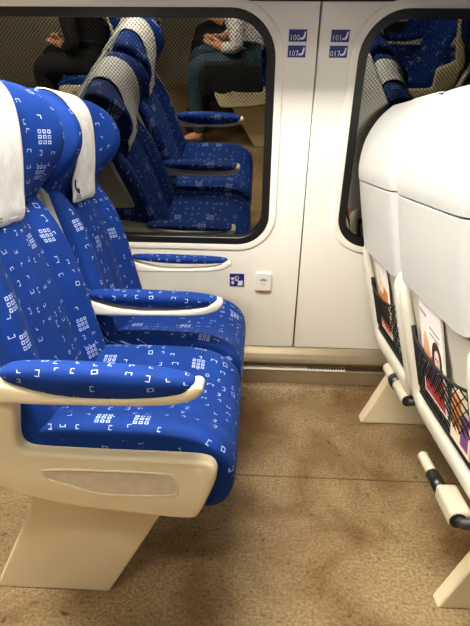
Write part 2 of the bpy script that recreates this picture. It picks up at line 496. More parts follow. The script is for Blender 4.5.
def make_seat(kind, legdx=0.0, foot='down'):
    y0, y1 = (.828, 1.272) if kind == 'aisle' else (1.308, 1.752)
    yc = (y0 + y1) / 2; hw = (y1 - y0) / 2
    org = Vector((-.38, yc, 0))
    root = empty('train_seat', org)
    O = dict(org=org)
    def ys(s): return yc + s * hw
    # --- cushion
    def cush(s):
        b = .028 * min(1, (abs(s) / .78) ** 4) if abs(s) < .9 else .020      # raised side bolsters
        d = -.012 * (1 - min(1, abs(s) / .6) ** 2)
        k = b + d
        return [(-.455, .40), (-.455, .50 + k), (-.43, .525 + k), (-.36, .527 + k), (-.27, .527 + k), (-.18, .527 + k), (-.11, .520 + k * .9), (-.068, .506 + k * .6),
                (-.036, .480 + k * .4), (-.026, .440), (-.030, .400), (-.046, .366), (-.085, .352), (-.16, .362), (-.25, .378), (-.36, .385)]
    st = []
    for s in (-1, -.985, -.93, -.80, -.62, -.56, -.25, 0, .25, .56, .62, .80, .93, .985, 1):
        f = {1: .90, .985: .955, .93: .99}.get(abs(s), 1)
        st.append((ys(s), shrink(cush(s), f)))
    bm = loft_y(st)
    for v in bm.verts: v.co.y = yc + (v.co.y - yc) * (1 - .13 * min(1, max(0, (.535 - v.co.z) / .15)) * (1 if v.co.x < -.10 else .45))
    obj('seat_cushion', bm, 'blue_moquette', root, subsurf=2, **O)
    # --- seat pan under the cushion
    obj('seat_pan', B(-.40, -.14, ys(-.75), ys(.92), .350, .378), 'dark_plastic', root, bevel=.01, smooth=False, label='dark seat pan', **O)
    # --- backrest
    FRONT = [(.46, -.405), (.52, -.418), (.60, -.438), (.70, -.460), (.80, -.485), (.88, -.507), (.94, -.528), (.985, -.545)]
    def back(s):
        a = abs(s)
        fw = 0 if a < .48 else (.030 * ((a - .48) / .35) if a < .83 else .030 - .020 * (a - .83) / .17)
        fr = [(x + (fw if z > .5 else fw * .5) - (.006 if .40 < a < .52 else 0) - max(0, z - .86) * .38 * min(1, a / .5), z) for z, x in FRONT]
        return fr + [(-.60, 1.0), (-.625, .96), (-.61, .85), (-.59, .70), (-.565, .58), (-.535, .47), (-.50, .43), (-.43, .43)]
    st = []
    for s in (-1, -.98, -.93, -.83, -.64, -.52, -.47, -.42, -.2, 0, .2, .42, .47, .52, .64, .83, .93, .98, 1):
        f = {1: .84, .98: .94, .93: .985}.get(abs(s), 1)
        st.append((ys(s), shrink(back(s), f)))
    bm = loft_y(st)
    for v in bm.verts: v.co.y = yc + (v.co.y - yc) * (1 - .10 * max(0, (v.co.z - .52) / .45))
    obj('backrest', bm, 'blue_moquette', root, subsurf=2, **O)
    # --- winged headrest
    def headp(s):
        a = abs(s); w = max(0, (a - .30) / .62); w = min(1, w); w = w * w * (3 - 2 * w)
        if a > .92: w *= 1
        F = lambda x, z, k: (x + (.050 if kind == 'aisle' else .058) * w * k, z)
        return [F(-.558, .926, -.25), F(-.530, .938, -.35), F(-.520, .968, -.30), F(-.515, 1.008, .42), F(-.512, 1.06, 1.05), F(-.512, 1.115, 1.02), F(-.518, 1.155, .70), F(-.536, 1.186, .30),
                (-.565, 1.203), (-.600, 1.203), (-.620, 1.180), (-.640, 1.10), (-.650, 1.0), (-.645, .95), (-.60, .928)]
    st = []
    HS = (-1, -.985, -.94, -.86, -.74, -.60, -.45, -.38, -.2, 0, .2, .38, .45, .60, .74, .86, .94, .985, 1)
    for s in HS:
        f = {1: .72, .985: .88, .94: .97}.get(abs(s), 1)
        st.append((yc + s * hw * .95, shrink(headp(s), f)))
    hd = obj('headrest', loft_y(st), 'blue_moquette', root, subsurf=2, **O)
    # --- white cover draped over the middle of the headrest
    HCA, HCB = (-.50, .235) if kind == 'aisle' else (-.53, .33)
    def cov(s):
        pr = headp(s)
        seq = [pr[i] for i in (1, 2, 3, 4, 5, 6, 7, 8, 9, 10, 11)]
        seq = [(-.526, .912)] + [(-.519, .935)] + seq[1:]
        out = []
        cx, cz = -.585, 1.07
        for x, z in seq:
            d = Vector((x - cx, z - cz)).normalized() * .0035; out.append((x + d.x + .001, z + d.y))
        return out
    bm = bmesh.new(); n = 9; grid = []
    for i in range(n):
        s = HCA + (HCB - HCA) * i / (n - 1)
        grid.append([bm.verts.new((x, ys(s), z)) for x, z in cov(s)])
    for i in range(n - 1):
        for j in range(len(grid[0]) - 1):
            bm.faces.new((grid[i][j], grid[i + 1][j], grid[i + 1][j + 1], grid[i][j + 1]))
    bmesh.ops.recalc_face_normals(bm, faces=bm.faces[:])
    c = obj('headrest_cover', bm, 'cover_fleece', hd, subsurf=2, label='white fleece headrest cover', **O)
    so = c.modifiers.new('thickness', 'SOLIDIFY'); so.thickness = .003; so.offset = 1
    # printed mark and lines in the lower corner of the cover
    yl = ys(HCA)
    def strip(pts, w, bm):
        for (a, b), (c_, d) in zip(pts, pts[1:]):
            v = Vector((c_ - a, d - b)); nn = Vector((-v.y, v.x)).normalized() * w / 2
            q = []
            for (yy, zz) in ((a + nn.x, b + nn.y), (c_ + nn.x, d + nn.y), (c_ - nn.x, d - nn.y), (a - nn.x, b - nn.y)):
                q.append(bm.verts.new((-.5135 + (.93 - zz) * -.15 * (zz < .93), yy, zz)))
            bm.faces.new(q)
    bm = bmesh.new()
    strip([(yl + .016, .972), (yl + .011, .957), (yl + .014, .949)], .007, bm)
    strip([(yl + .013, .951), (yl + .022, .942), (yl + .036, .934), (yl + .042, .938), (yl + .034, .945), (yl + .022, .944)], .005, bm)
    o = obj('cover_print', bm, 'ink_black', c, smooth=False, label='black swoosh emblem', **O); o.modifiers.new('thickness', 'SOLIDIFY').thickness = .0015
    for zz, n0, n1 in ((.9265, .016, .050), (.9190, .016, .052), (.9190, .080, .120)):
        bm = bmesh.new(); yy = n0; up_ = 0
        while yy < n1:
            strip([(yl + yy, zz), (yl + yy + .0050, zz + up_)], .0030, bm); yy += .0046; up_ = .0012 - up_
        o = obj('cover_lettering', bm, 'ink_grey', c, smooth=False, label='line of grey small print', **O); o.modifiers.new('thickness', 'SOLIDIFY').thickness = .0015
    # --- white shells on the back
    def shell(z0, z1, zs, fwd, wid=1.0, top=False):
        st = []
        for s in (-1, -.985, -.95, -.88, -.75, -.4, 0, .4, .75, .88, .95, .985, 1):
            a = abs(s); f = {1: 0, .985: .45, .95: .78, .88: .95}.get(a, 1)
            pts = []
            for z in zs:
                xr = interp(REAR, z)
                pts.append((mix1(fwd if top else -.60, xr, .30 + .70 * f), z))
            if top: lp = pts + [(fwd, zs[-1] - .002), (fwd, (zs[0] + zs[-1]) / 2), (fwd, zs[0])]
            else: lp = pts + [(-.565, zs[-1]), (-.560, zs[-1] - .01), (-.535, .88), (-.508, .80), (-.492, zs[0] + .01), (-.50, zs[0])]
            if top and f < 1:
                lp = [(x, z if z < 1.10 else 1.10 + (z - 1.10) * (.90 + .10 * f)) for x, z in lp]
            if not top and f < 1:
                lp = [(x, z if z > z0 + .06 else z0 + .06 - (z0 + .06 - z) * (.3 + .7 * f)) for x, z in lp]
            st.append((yc + s * (hw + .010) * wid, lp))
        return loft_y(st)
    o = obj('headrest_shell', shell(.966, 1.2, [.966, .967, .972, 1.0, 1.06, 1.10, 1.14, 1.17, 1.188, 1.198], -.615, top=True), 'white_plastic', root, subsurf=2, **O)
    sz = .752 if kind == 'aisle' else .738
    o = obj('back_shell', shell(sz, .964, [sz - .003, sz - .001, sz + .007, sz + .03, .80, .86, .92, .957, .963, .964], -.60), 'white_plastic', root, subsurf=2, **O)
    # --- lower back: frame, pocket panel, net
    zb, zt = .40, .715
    bm = bmesh.new()
    loop = []
    for (yy, zz) in rrect(y0 + (-.018 if kind == 'aisle' else .006), y1 - .006, zb, zt + .06, .055, 6):
        loop.append(Vector((interp(REAR, zz) + .010 + max(0, zz - .720) * .9, yy, zz)))
    rings = []
    m = len(loop)
    for i, p_ in enumerate(loop):
        d = (loop[(i + 1) % m] - loop[i - 1]).normalized(); nx = Vector((1, 0, .25)).normalized()
        sd = d.cross(nx).normalized(); nx = sd.cross(d).normalized()
        rr = [bm.verts.new(p_ + sd * a + nx * b) for a, b in ((-.034, -.008), (-.020, -.020), (.020, -.020), (.034, -.008), (.034, .014), (-.034, .014))]
        rings.append(rr)
    for i in range(m):
        for j in range(6):
            bm.faces.new((rings[i][j], rings[(i + 1) % m][j], rings[(i + 1) % m][(j + 1) % 6], rings[i][(j + 1) % 6]))
    bmesh.ops.recalc_face_normals(bm, faces=bm.faces[:])
    obj('back_frame', bm, 'frame_plastic', root, subsurf=1, label='cream tubular back frame', **O)
    bm = bmesh.new(); ny, nz = 8, 6
    for off in (0, .012):
        g_ = [[bm.verts.new((interp(REAR, z) + .018 + off, y, z)) for z in [mix1(zb + .005, zt + .03, j / nz) for j in range(nz + 1)]] for y in [mix1(y0 - (.006 if kind == 'aisle' else -.012), y1 - .012, i / ny) for i in range(ny + 1)]]
        for i in range(ny):
            for j in range(nz): bm.faces.new((g_[i][j], g_[i + 1][j], g_[i + 1][j + 1], g_[i][j + 1]))
    obj('pocket_panel', bm, 'frame_plastic', root, **O)
    # net: knotted diamond mesh, sagging away from the panel at its top edge
    ny0, ny1, nz0, nz1 = y0 + (.028 if kind == 'aisle' else .056), y1 - .056, .455, .640
    def netp(y, z):
        t = (z - nz0) / (nz1 - nz0); s = (y - (ny0 + ny1) / 2) / ((ny1 - ny0) / 2)
        z2 = z - .020 * t * (1 - s * s)
        return (interp(REAR, z2) + .004 - .018 * t * (1 - s ** 4), y, z2)
    bm = bmesh.new(); cell = .0105; vd = {}
    def nv(i, j):
        if (i, j) not in vd: vd[(i, j)] = bm.verts.new(netp(mix1(ny0, ny1, i / NI), mix1(nz0, nz1, j / NJ)))
        return vd[(i, j)]
    NI = 2 * round((ny1 - ny0) / .016 / 2); NJ = 2 * round((nz1 - nz0) / .0165 / 2)
    for i in range(NI + 1):
        for j in range(NJ + 1):
            if (i + j) % 2: 
                q = [(i - 1, j), (i, j - 1), (i + 1, j), (i, j + 1)]
                q = [t for t in q if 0 <= t[0] <= NI and 0 <= t[1] <= NJ]
                if len(q) >= 3: bm.faces.new([nv(*t) for t in q])
    nt_ = obj('pocket_net', bm, 'net_cord', root, smooth=False, label='black mesh net of the back pocket', **O)
    w = nt_.modifiers.new('wire', 'WIREFRAME'); w.thickness = .0034; w.use_even_offset = False
    bm = bmesh.new()
    b = [netp(ny0, mix1(nz0, nz1, t / 8)) for t in range(8, -1, -1)] + [netp(mix1(ny0, ny1, t / 10), nz0) for t in range(1, 11)] + [netp(ny1, mix1(nz0, nz1, t / 8)) for t in range(1, 9)]
    tube(bm, b, .0065, 8)
    obj('net_border', bm, 'net_cord', nt_, **O)
    bm = bmesh.new(); tube(bm, [netp(mix1(ny0, ny1, t / 10), nz1) for t in range(11)], .0035, 8)
    obj('net_elastic', bm, 'net_cord', nt_, **O)
    # --- armrests
    def arm(yA, pt=.700, pb=.630, sb=.618):
        w = .026
        poly = smooth_poly([(-.60, .640), (-.60, .690), (-.46, .670), (-.36, .640), (-.24, .640), (-.13, .652), (-.112, .672), (-.092, .677), (-.083, .664), (-.098, sb + .016), (-.145, sb), (-.28, sb - .004), (-.46, sb - .006)], 2)
        def pz(z): return pb + (z - .634) / (.703 - .634) * (pt - pb)
        a = obj('armrest', prism(poly, yA - w * .86, yA + w * .86), 'cream_plastic' if yA < 1 else 'frame_plastic', root, bevel=.006, **O)
        rings = []; us = []
        for x, top, bot, ww in ((-.455, .683, .676, .010), (-.45, .694, .668, .020), (-.43, .700, .660, .0255), (-.36, .703, .640, .028), (-.26, .702, .634, .029), (-.17, .697, .640, .028), (-.125, .691, .648, .026), (-.105, .684, .653, .022), (-.100, .678, .660, .014)):
            r = []
            for k in range(12):
                t = 2 * PI * k / 12; cc, ss = math.cos(t), math.sin(t)
                e = lambda q: math.copysign(abs(q) ** .6, q)
                r.append((x, yA + e(cc) * ww * (1 + .55 * min(0, ss)), pz((top + bot) / 2 + e(ss) * (top - bot) / 2)))
            rings.append(r); us.append(x)
        obj('armrest_pad', loft(rings, us=us), 'blue_moquette', a, subsurf=1, label='blue padded armrest top', **O)
    if kind == 'aisle':
        arm(.80, .703, .627, .6305); arm(1.29, .695, .643, .629)
    else:
        arm(1.765, .690, .655, .632)
    # --- side panel with a sunken inlay (aisle seat only)
    if kind == 'aisle':
        def rp(pts, it=1): return smooth_poly(pts, it)
        outer = [(-.065, .492), (-.061, .466), (-.096, .380), (-.112, .366), (-.24, .377), (-.386, .390), (-.50, .425), (-.56, .47), (-.585, .56), (-.60, .68), (-.57, .70), (-.50, .66), (-.440, .64),
                 (-.443, .58), (-.449, .53), (-.436, .511), (-.40, .508), (-.267, .506), (-.14, .506), (-.085, .504)]
        sp = obj('side_panel', prism(rp(outer, 2), .797, .832), 'cream_plastic', root, bevel=.008, smooth=True, **O)
        inl = [(-.402, .478), (-.25, .479), (-.150, .478), (-.141, .472), (-.134, .430), (-.142, .422), (-.25, .418), (-.30, .419), (-.345, .432), (-.385, .448), (-.406, .466)]
        bm = bmesh.new(); poly = rp(inl, 2)
        # raised lip around the inlay, inlay face inside it
        cx = sum(q[0] for q in poly) / len(poly); cz = sum(q[1] for q in poly) / len(poly)
        oo = poly; ii = [(x + (.006 if x < cx else -.006) * min(1, abs(x - cx) / .06), z + (.006 if z < cz else -.006) * min(1, abs(z - cz) / .012)) for x, z in poly]
        a = [bm.verts.new((x, .7975, z)) for x, z in oo]; b = [bm.verts.new((x, .7938, z)) for x, z in [((p1[0] + p2[0]) / 2, (p1[1] + p2[1]) / 2) for p1, p2 in zip(oo, ii)]]; c_ = [bm.verts.new((x, .7975, z)) for x, z in ii]
        k = len(oo)
        for q in range(k):
            j = (q + 1) % k
            bm.faces.new((a[q], a[j], b[j], b[q])); bm.faces.new((b[q], b[j], c_[j], c_[q]))
        bmesh.ops.recalc_face_normals(bm, faces=bm.faces[:])
        obj('inlay_lip', bm, 'cream_plastic', sp, **O)
        obj('panel_inlay', prism(ii, .7958, .7990), 'panel_grain', sp, smooth=False, label='textured tan inlay in the side panel', **O)
    # --- leg: a leaning slab
    ly = (.945, .985) if kind == 'aisle' else (1.800, 1.855)
    lg = [(-.636, 0), (-.345, 0), (-.150, .345), (-.475, .345)]
    lg = [(x + legdx, z) for x, z in lg]
    obj('leg', prism(lg, *ly), 'cream_plastic', root, bevel=.006, smooth=False, **O)
    if kind == 'window':
        obj('mounting_bracket', B(-.50, -.16, 1.70, 1.86, .32, .368), 'dark_plastic', root, bevel=.006, smooth=False, **O)
    # --- footrest behind the seat
    fx, fz = (-.588, .362) if kind == 'window' else (-.622, .352)
    fy = yc + (-.02 if kind == 'window' else 0)
    if kind == 'window':
        A = (1.565, 1.470, 1.440, 1.335)
    else:
        A = (1.075, .995, .945, .850)
    bm = bmesh.new(); tube(bm, [(fx, A[0], fz), (fx, A[0] - .004, fz), (fx, A[1], fz)], [.014, .018, .018] if kind == 'window' else [.009, .0125, .0125], 14)
    fr = obj('footrest', bm, 'rod_metal', root, bevel=.002, **O)
    bm = bmesh.new(); tube(bm, [(fx, A[1] + .004, fz), (fx, A[2] - .004, fz)], .0225 if kind == 'window' else .015, 14)
    obj('collar', bm, 'dark_rubber', fr, label='black collar', **O)
    if kind == 'window':
        bm = bmesh.new(); tube(bm, [(fx + .003, A[2], fz - .002), (fx + .003, A[3], fz - .002)], .0195, 14)
    else:
        bm = B(fx - .012, fx + .034, A[3], A[2], fz - .022, fz + .016)
    obj('tread', bm, 'rod_metal', fr, bevel=.008 if kind != 'window' else .002, **O)
    bm = bmesh.new(); tube(bm, [(fx + .004, A[3] + .002, fz - .003), (fx + .004, A[3] - .003, fz - .003)], .018 if kind == 'window' else .018, 14)
    obj('end_cap', bm, 'dark_rubber', fr, bevel=.003, label='black end cap', **O)
    bm = bmesh.new()
    tube(bm, [(fx + .004, A[3] + .004, fz - .002), (fx + .010, A[3] - .012, fz), (fx + .045, A[3] - .022, fz + .012), (fx + .09, A[3] - .022, fz + .025)], .0115, 8)
    obj('bracket', bm, 'dark_plastic', fr, **O)
    return root

# left pair faces right; copies go to the row in front and, turned round, across the aisle
aisle = make_seat('aisle'); window = make_seat('window')
tag(aisle, 'blue patterned aisle seat with cream side panel and two armrests at the left', 'seat')
tag(window, 'blue patterned window seat in the left pair, beside the large window', 'seat')
aisle_r = make_seat('aisle', .057); window_r = make_seat('window', .035)
aisle_r.location.x += ROW - .021; window_r.location.x += ROW - .022
tag(aisle_r, 'white backed aisle seat at right edge, a magazine in its net pocket', 'seat')
tag(window_r, 'white backed window seat seen from behind, orange leaflet in its net pocket', 'seat')
AX = -.376
def across(src, k, label):
    c = copy_tree(src); l = src.location
    c.location = (AX - l.x + k * ROW, YS - l.y, 0); c.rotation_euler = (0, 0, PI)
    c['label'] = label
    for a in c.children:
        if a.name.startswith('armrest') and l.y < 1.2:      # aisle side armrest folded up along the backrest
            pv = Vector((-.58 + .38, 0, .66)); M_ = Matrix.Rotation(math.radians(-78), 3, 'Y')
            if a.data == first_arm: a.rotation_euler = (0, math.radians(-78), 0); a.location = pv - M_ @ pv
    return c
first_arm = [a for a in aisle.children if a.name.startswith('armrest')][0].data
acr = {}
ROWN = {-1: 'seat across the aisle, left one of the row seen in the window reflection', 0: 'x', 1: 'y'}
for k, (la, lw) in {-1: ('blue aisle seat across the aisle carrying a person in black', 'blue window seat across the aisle beside the person in black'),
                    0: ('blue aisle seat across the aisle carrying a person in a printed white top', 'blue window seat across the aisle beside the person in a printed white top'),
                    1: ('empty blue aisle seat across the aisle, behind the printed white top', 'empty blue window seat across the aisle, behind the printed white top')}.items():
    acr[k] = (across(aisle, k, la), across(window, k, lw))

# ------------------------------------------------------------------ things in the net pockets
def slab(name, label, cat, P, thick, mat):
    """a thin booklet: P = four world corners (top-left, top-right, bottom-right, bottom-left as seen from behind the seat)"""
    P = [Vector(p) for p in P]; n = (P[1] - P[0]).cross(P[3] - P[0]).normalized() * thick
    org = (P[2] + P[3]) / 2
    bm = bmesh.new(); a = [bm.verts.new(p) for p in P]; b = [bm.verts.new(p + n) for p in P]
    bm.faces.new(a); bm.faces.new(b[::-1])
    for i in range(4): bm.faces.new((a[i], b[i], b[(i + 1) % 4], a[(i + 1) % 4]))
    bmesh.ops.recalc_face_normals(bm, faces=bm.faces[:])
    root = empty(name, org, label, cat)
    obj('pages', bm, mat, root, org=org, smooth=False)
    def pic(nm, mat, uvs, lift=.0012, lab=None):
        side = n.normalized()
        if side.x > 0: side = -side
        base = [p if side.dot(n) < 0 else p + n for p in P]
        def at(u, v): return base[0] * (1 - u) * (1 - v) + base[1] * u * (1 - v) + base[2] * u * v + base[3] * (1 - u) * v
        bm = bmesh.new()
        f = [bm.verts.new(at(u, v) + side * lift) for u, v in uvs]; g2 = [bm.verts.new(at(u, v) + side * .0001) for u, v in uvs]
        bm.faces.new(f); k = len(f)
        for i in range(k): bm.faces.new((f[i], g2[i], g2[(i + 1) % k], f[(i + 1) % k]))
        bmesh.ops.recalc_face_normals(bm, faces=bm.faces[:])
        o = obj(nm, bm, mat, root, org=org, smooth=False, label=lab); return o
    return root, pic
def ell(cx, cy, rx, ry, n=20): return [(cx + rx * math.cos(2 * PI * i / n), cy + ry * math.sin(2 * PI * i / n)) for i in range(n)]
def px_(z): return interp(REAR, z) + ROW - .022
# magazine: u runs towards the camera (falling Y), v downwards
def mag_pts(ya, yb, zt, zb, dx=0.0, slant=0.0):
    return [(px_(zt) + dx, ya, zt), (px_(zt + slant) + dx, yb, zt + slant), (px_(zb + slant) - .004, yb, zb + slant), (px_(zb) - .004, ya, zb)]
root, pic = slab('magazine', 'white magazine with a dark haired woman on its cover, in the right seat pocket', 'magazine', mag_pts(1.135, .985, .745, .505, .010), .005, 'paper_white')
pic('cover_photo', 'ink_red', [(.06, .52), (.95, .52), (.95, .97), (.06, .97)], .0008)
pic('cover_photo', 'ink_violet', ell(.45, .66, .38, .12), .0010)
pic('cover_photo', 'ink_skin', [(.12, .50), (.16, .36), (.26, .30), (.40, .40), (.46, .62), (.16, .70)], .0013)
pic('cover_photo', 'ink_hair', ell(.73, .48, .20, .17), .0016)
pic('cover_photo', 'ink_pale', ell(.75, .50, .115, .115), .0020)
pic('cover_photo', 'ink_hair', ell(.71, .475, .022, .012), .0024)
pic('cover_photo', 'ink_hair', ell(.80, .475, .022, .012), .0024)
pic('cover_photo', 'ink_red', ell(.755, .555, .04, .012), .0024)
pic('headline', 'ink_grey', [(.06, .09), (.34, .12), (.34, .15), (.06, .12)], .0012)
pic('headline', 'ink_grey', [(.48, .20), (.90, .22), (.90, .24), (.48, .22)], .0012)
pic('headline', 'ink_grey', [(.48, .26), (.86, .28), (.86, .30), (.48, .28)], .0012)
root, pic = slab('leaflet', 'orange and white leaflet in the pocket of the seat by the wall', 'leaflet', mag_pts(1.60, 1.46, .742, .500, .010), .004, 'paper_white')
pic('cover_photo', 'ink_orange', [(.05, .42), (.35, .30), (.95, .38), (.95, .97), (.05, .97)], .0010)
pic('cover_photo', 'ink_pale', [(.10, .20), (.45, .12), (.70, .30), (.55, .45), (.2, .45)], .0013)
pic('cover_photo', 'ink_red', [(.35, .62), (.9, .50), (.9, .92), (.4, .92)], .0014)
root, pic = slab('booklet', 'colourful folded booklet behind the magazine, low in the right seat pocket', 'booklet', mag_pts(.975, .872, .600, .475, .012), .003, 'ink_pale')
pic('cover_photo', 'ink_orange', [(.08, .12), (.5, .12), (.5, .7), (.08, .7)], .0010)
pic('cover_photo', 'ink_violet', [(.55, .3), (.92, .3), (.92, .9), (.55, .9)], .0010)

# ------------------------------------------------------------------ stickers and outlet on the wall
def wall_patch(name, uvs, n0, n1, mat, parent=None, org=None, label=None):
    bm = bmesh.new(); a = [bm.verts.new(wp(u, v, n0)) for u, v in uvs]; b = [bm.verts.new(wp(u, v, n1)) for u, v in uvs]
    bm.faces.new(a); bm.faces.new(b[::-1]); k = len(uvs)
    for i in range(k): bm.faces.new((a[i], b[i], b[(i + 1) % k], a[(i + 1) % k]))
    bmesh.ops.recalc_face_normals(bm, faces=bm.faces[:])
    return obj(name, bm, mat, parent, org=org or (0, 0, 0), smooth=False, label=label)
def vofz(z): return (z - .67) / math.cos(TILT)
def rect(u0, u1, v0, v1): return [(u0, v0), (u1, v0), (u1, v1), (u0, v1)]
def ringstroke(cu, cv, ru, rv, w, n=14):
    return [ell(cu, cv, ru, rv, n), ell(cu, cv, ru - w, rv - w, n)]
def seat_sticker(u, z, label, digits):
    v = vofz(z); w, h = .0275, .0165
    org = wp(u, v, 0)
    root = empty('seat_sticker', org, label, 'sticker', 'seat number stickers between the windows')
    wall_patch('backing', rect(u - w - .002, u + w + .002, v - h - .002, v + h + .002), -.0006, .0, 'sticker_white', root, org, 'thin white rim')
    wall_patch('face', rect(u - w, u + w, v - h, v + h), -.0012, -.0005, 'sticker_blue', root, org)
    # seat pictogram: back and cushion
    wall_patch('seat_icon', [(u + .020, v + .011), (u + .0245, v + .011), (u + .0225, v - .003), (u + .019, v - .010), (u + .006, v - .011), (u + .006, v - .006), (u + .013, v - .0055), (u + .017, v - .001)],
               -.0018, -.0011, 'sticker_white', root, org, 'white seat pictogram')
    for i, d in enumerate(digits):
        cu = u - .020 + i * .0105; cv = v - .005
        if d == '0':
            o_, i_ = ringstroke(cu, cv, .0042, .0075, .0016)
            bm = bmesh.new()
            a = [bm.verts.new(wp(*q, -.0018)) for q in o_]; b = [bm.verts.new(wp(*q, -.0018)) for q in i_]
            c = [bm.verts.new(wp(*q, -.0012)) for q in o_]
            for q in range(len(a)):
                j = (q + 1) % len(a); bm.faces.new((a[q], a[j], b[j], b[q])); bm.faces.new((a[q], a[j], c[j], c[q]))
            obj('numeral', bm, 'sticker_white', root, org=org, smooth=False)
        elif d == '1':
            wall_patch('numeral', rect(cu - .001, cu + .001, cv - .0075, cv + .0075), -.0018, -.0012, 'sticker_white', root, org)
        elif d == '7':
            wall_patch('numeral', [(cu - .004, cv + .0075), (cu - .004, cv + .0055), (cu + .0015, cv + .0055), (cu - .002, cv - .0075), (cu, cv - .0075), (cu + .004, cv + .006), (cu + .004, cv + .0075)], -.0018, -.0012, 'sticker_white', root, org)
    return root
seat_sticker(.111, 1.390, 'upper blue seat number sticker left of the wall seam', '100')
seat_sticker(.110, 1.348, 'lower blue seat number sticker left of the wall seam', '107')
seat_sticker(.240, 1.390, 'upper blue seat number sticker right of the wall seam', '101')
seat_sticker(.239, 1.348, 'lower blue seat number sticker right of the wall seam', '017')
# socket sticker: plug, ring and laptop
u, v = -.072, vofz(.553); org = wp(u, v)
root = empty('socket_sticker', org, 'square blue sticker with white plug and laptop signs beside the power outlet', 'sticker')
wall_patch('face', rect(u - .029, u + .029, v - .029, v + .029), -.0012, 0, 'sticker_blue', root, org)
wall_patch('plug_icon', rect(u - .022, u - .012, v - .018, v - .004), -.0018, -.001, 'sticker_white', root, org)
wall_patch('plug_icon', [(u - .026, v + .010), (u - .012, v + .014), (u - .010, v + .009), (u - .016, v + .001), (u - .020, v + .001)], -.0018, -.001, 'sticker_white', root, org)
o_, i_ = ringstroke(u, v + .012, .0085, .0085, .003)
bm = bmesh.new(); a = [bm.verts.new(wp(*q, -.0018)) for q in o_]; b = [bm.verts.new(wp(*q, -.0018)) for q in i_]
for q in range(len(a)): bm.faces.new((a[q], a[(q + 1) % len(a)], b[(q + 1) % len(a)], b[q]))
obj('ring_icon', bm, 'sticker_white', root, org=org, smooth=False)
wall_patch('cable_icon', [(u - .010, v + .003), (u + .002, v + .001), (u + .010, v - .004), (u + .009, v - .007), (u + .001, v - .003), (u - .010, v - .000)], -.0018, -.001, 'sticker_white', root, org)
wall_patch('laptop_icon', [(u + .006, v - .003), (u + .024, v - .001), (u + .022, v - .022), (u + .002, v - .024)], -.0018, -.001, 'sticker_white', root, org)
# outlet
u, v = .034, vofz(.556); org = wp(u, v)
root = empty('power_outlet', org, 'small white power outlet on the wall below the window', 'outlet')
wall_patch('cover_plate', rrect(u - .030, u + .030, v - .040, v + .034, .004, 3), -.010, .0, 'outlet_plastic', root, org)
wall_patch('bottom_rim', rect(u - .033, u + .030, v - .044, v - .0395), -.0108, -.0, 'outlet_trim', root, org, 'reddish lower rim')
wall_patch('socket_hole', [(u - .014, v + .001), (u - .010, v + .010), (u, v + .013), (u + .010, v + .010), (u + .014, v + .001)], -.0106, -.009, 'icon_grey', root, org, 'grey half round socket sign')
for k in (-.004, .004): wall_patch('pin_slot', rect(u + k - .0012, u + k + .0012, v - .016, v - .008), -.0106, -.009, 'icon_grey', root, org)

# ------------------------------------------------------------------ seated passengers across the aisle (seen in the window)
def skin(name, chains, rads, mat, parent, sub=2, label=None):
    """chains: lists of named joints; joints: name -> point; every joint has a radius"""
    vid = {}; verts = []; edges = []; rr = []
    for ch in chains:
        for nm, p in ch:
            if nm not in vid: vid[nm] = len(verts); verts.append(p); rr.append(rads[nm] if nm in rads else rads[nm.split('.')[0]])
        for (a, _), (b, _) in zip(ch, ch[1:]): edges.append((vid[a], vid[b]))
    me = bpy.data.meshes.new(name); me.from_pydata(verts, edges, [])
    o = bpy.data.objects.new(name, me); COL.objects.link(o); o.parent = parent
    mod = o.modifiers.new('skin', 'SKIN'); mod.use_smooth_shade = True
    for i, sv in enumerate(me.skin_vertices[0].data):
        sv.radius = (rr[i], rr[i]) if isinstance(rr[i], (int, float)) else rr[i]
        sv.use_root = (i == 0)
    s = o.modifiers.new('subdivision', 'SUBSURF'); s.levels = sub; s.render_levels = sub
    me.materials.append(MATS[mat])
    if label: o['label'] = label
    # bake the modifiers so the copies and reports read a plain mesh
    dg = bpy.context.evaluated_depsgraph_get(); dg.update()
    m2 = bpy.data.meshes.new_from_object(o.evaluated_get(dg)); o.modifiers.clear(); o.data = m2
    m2.name = name
    m2.polygons.foreach_set('use_smooth', [True] * len(m2.polygons))
    return o
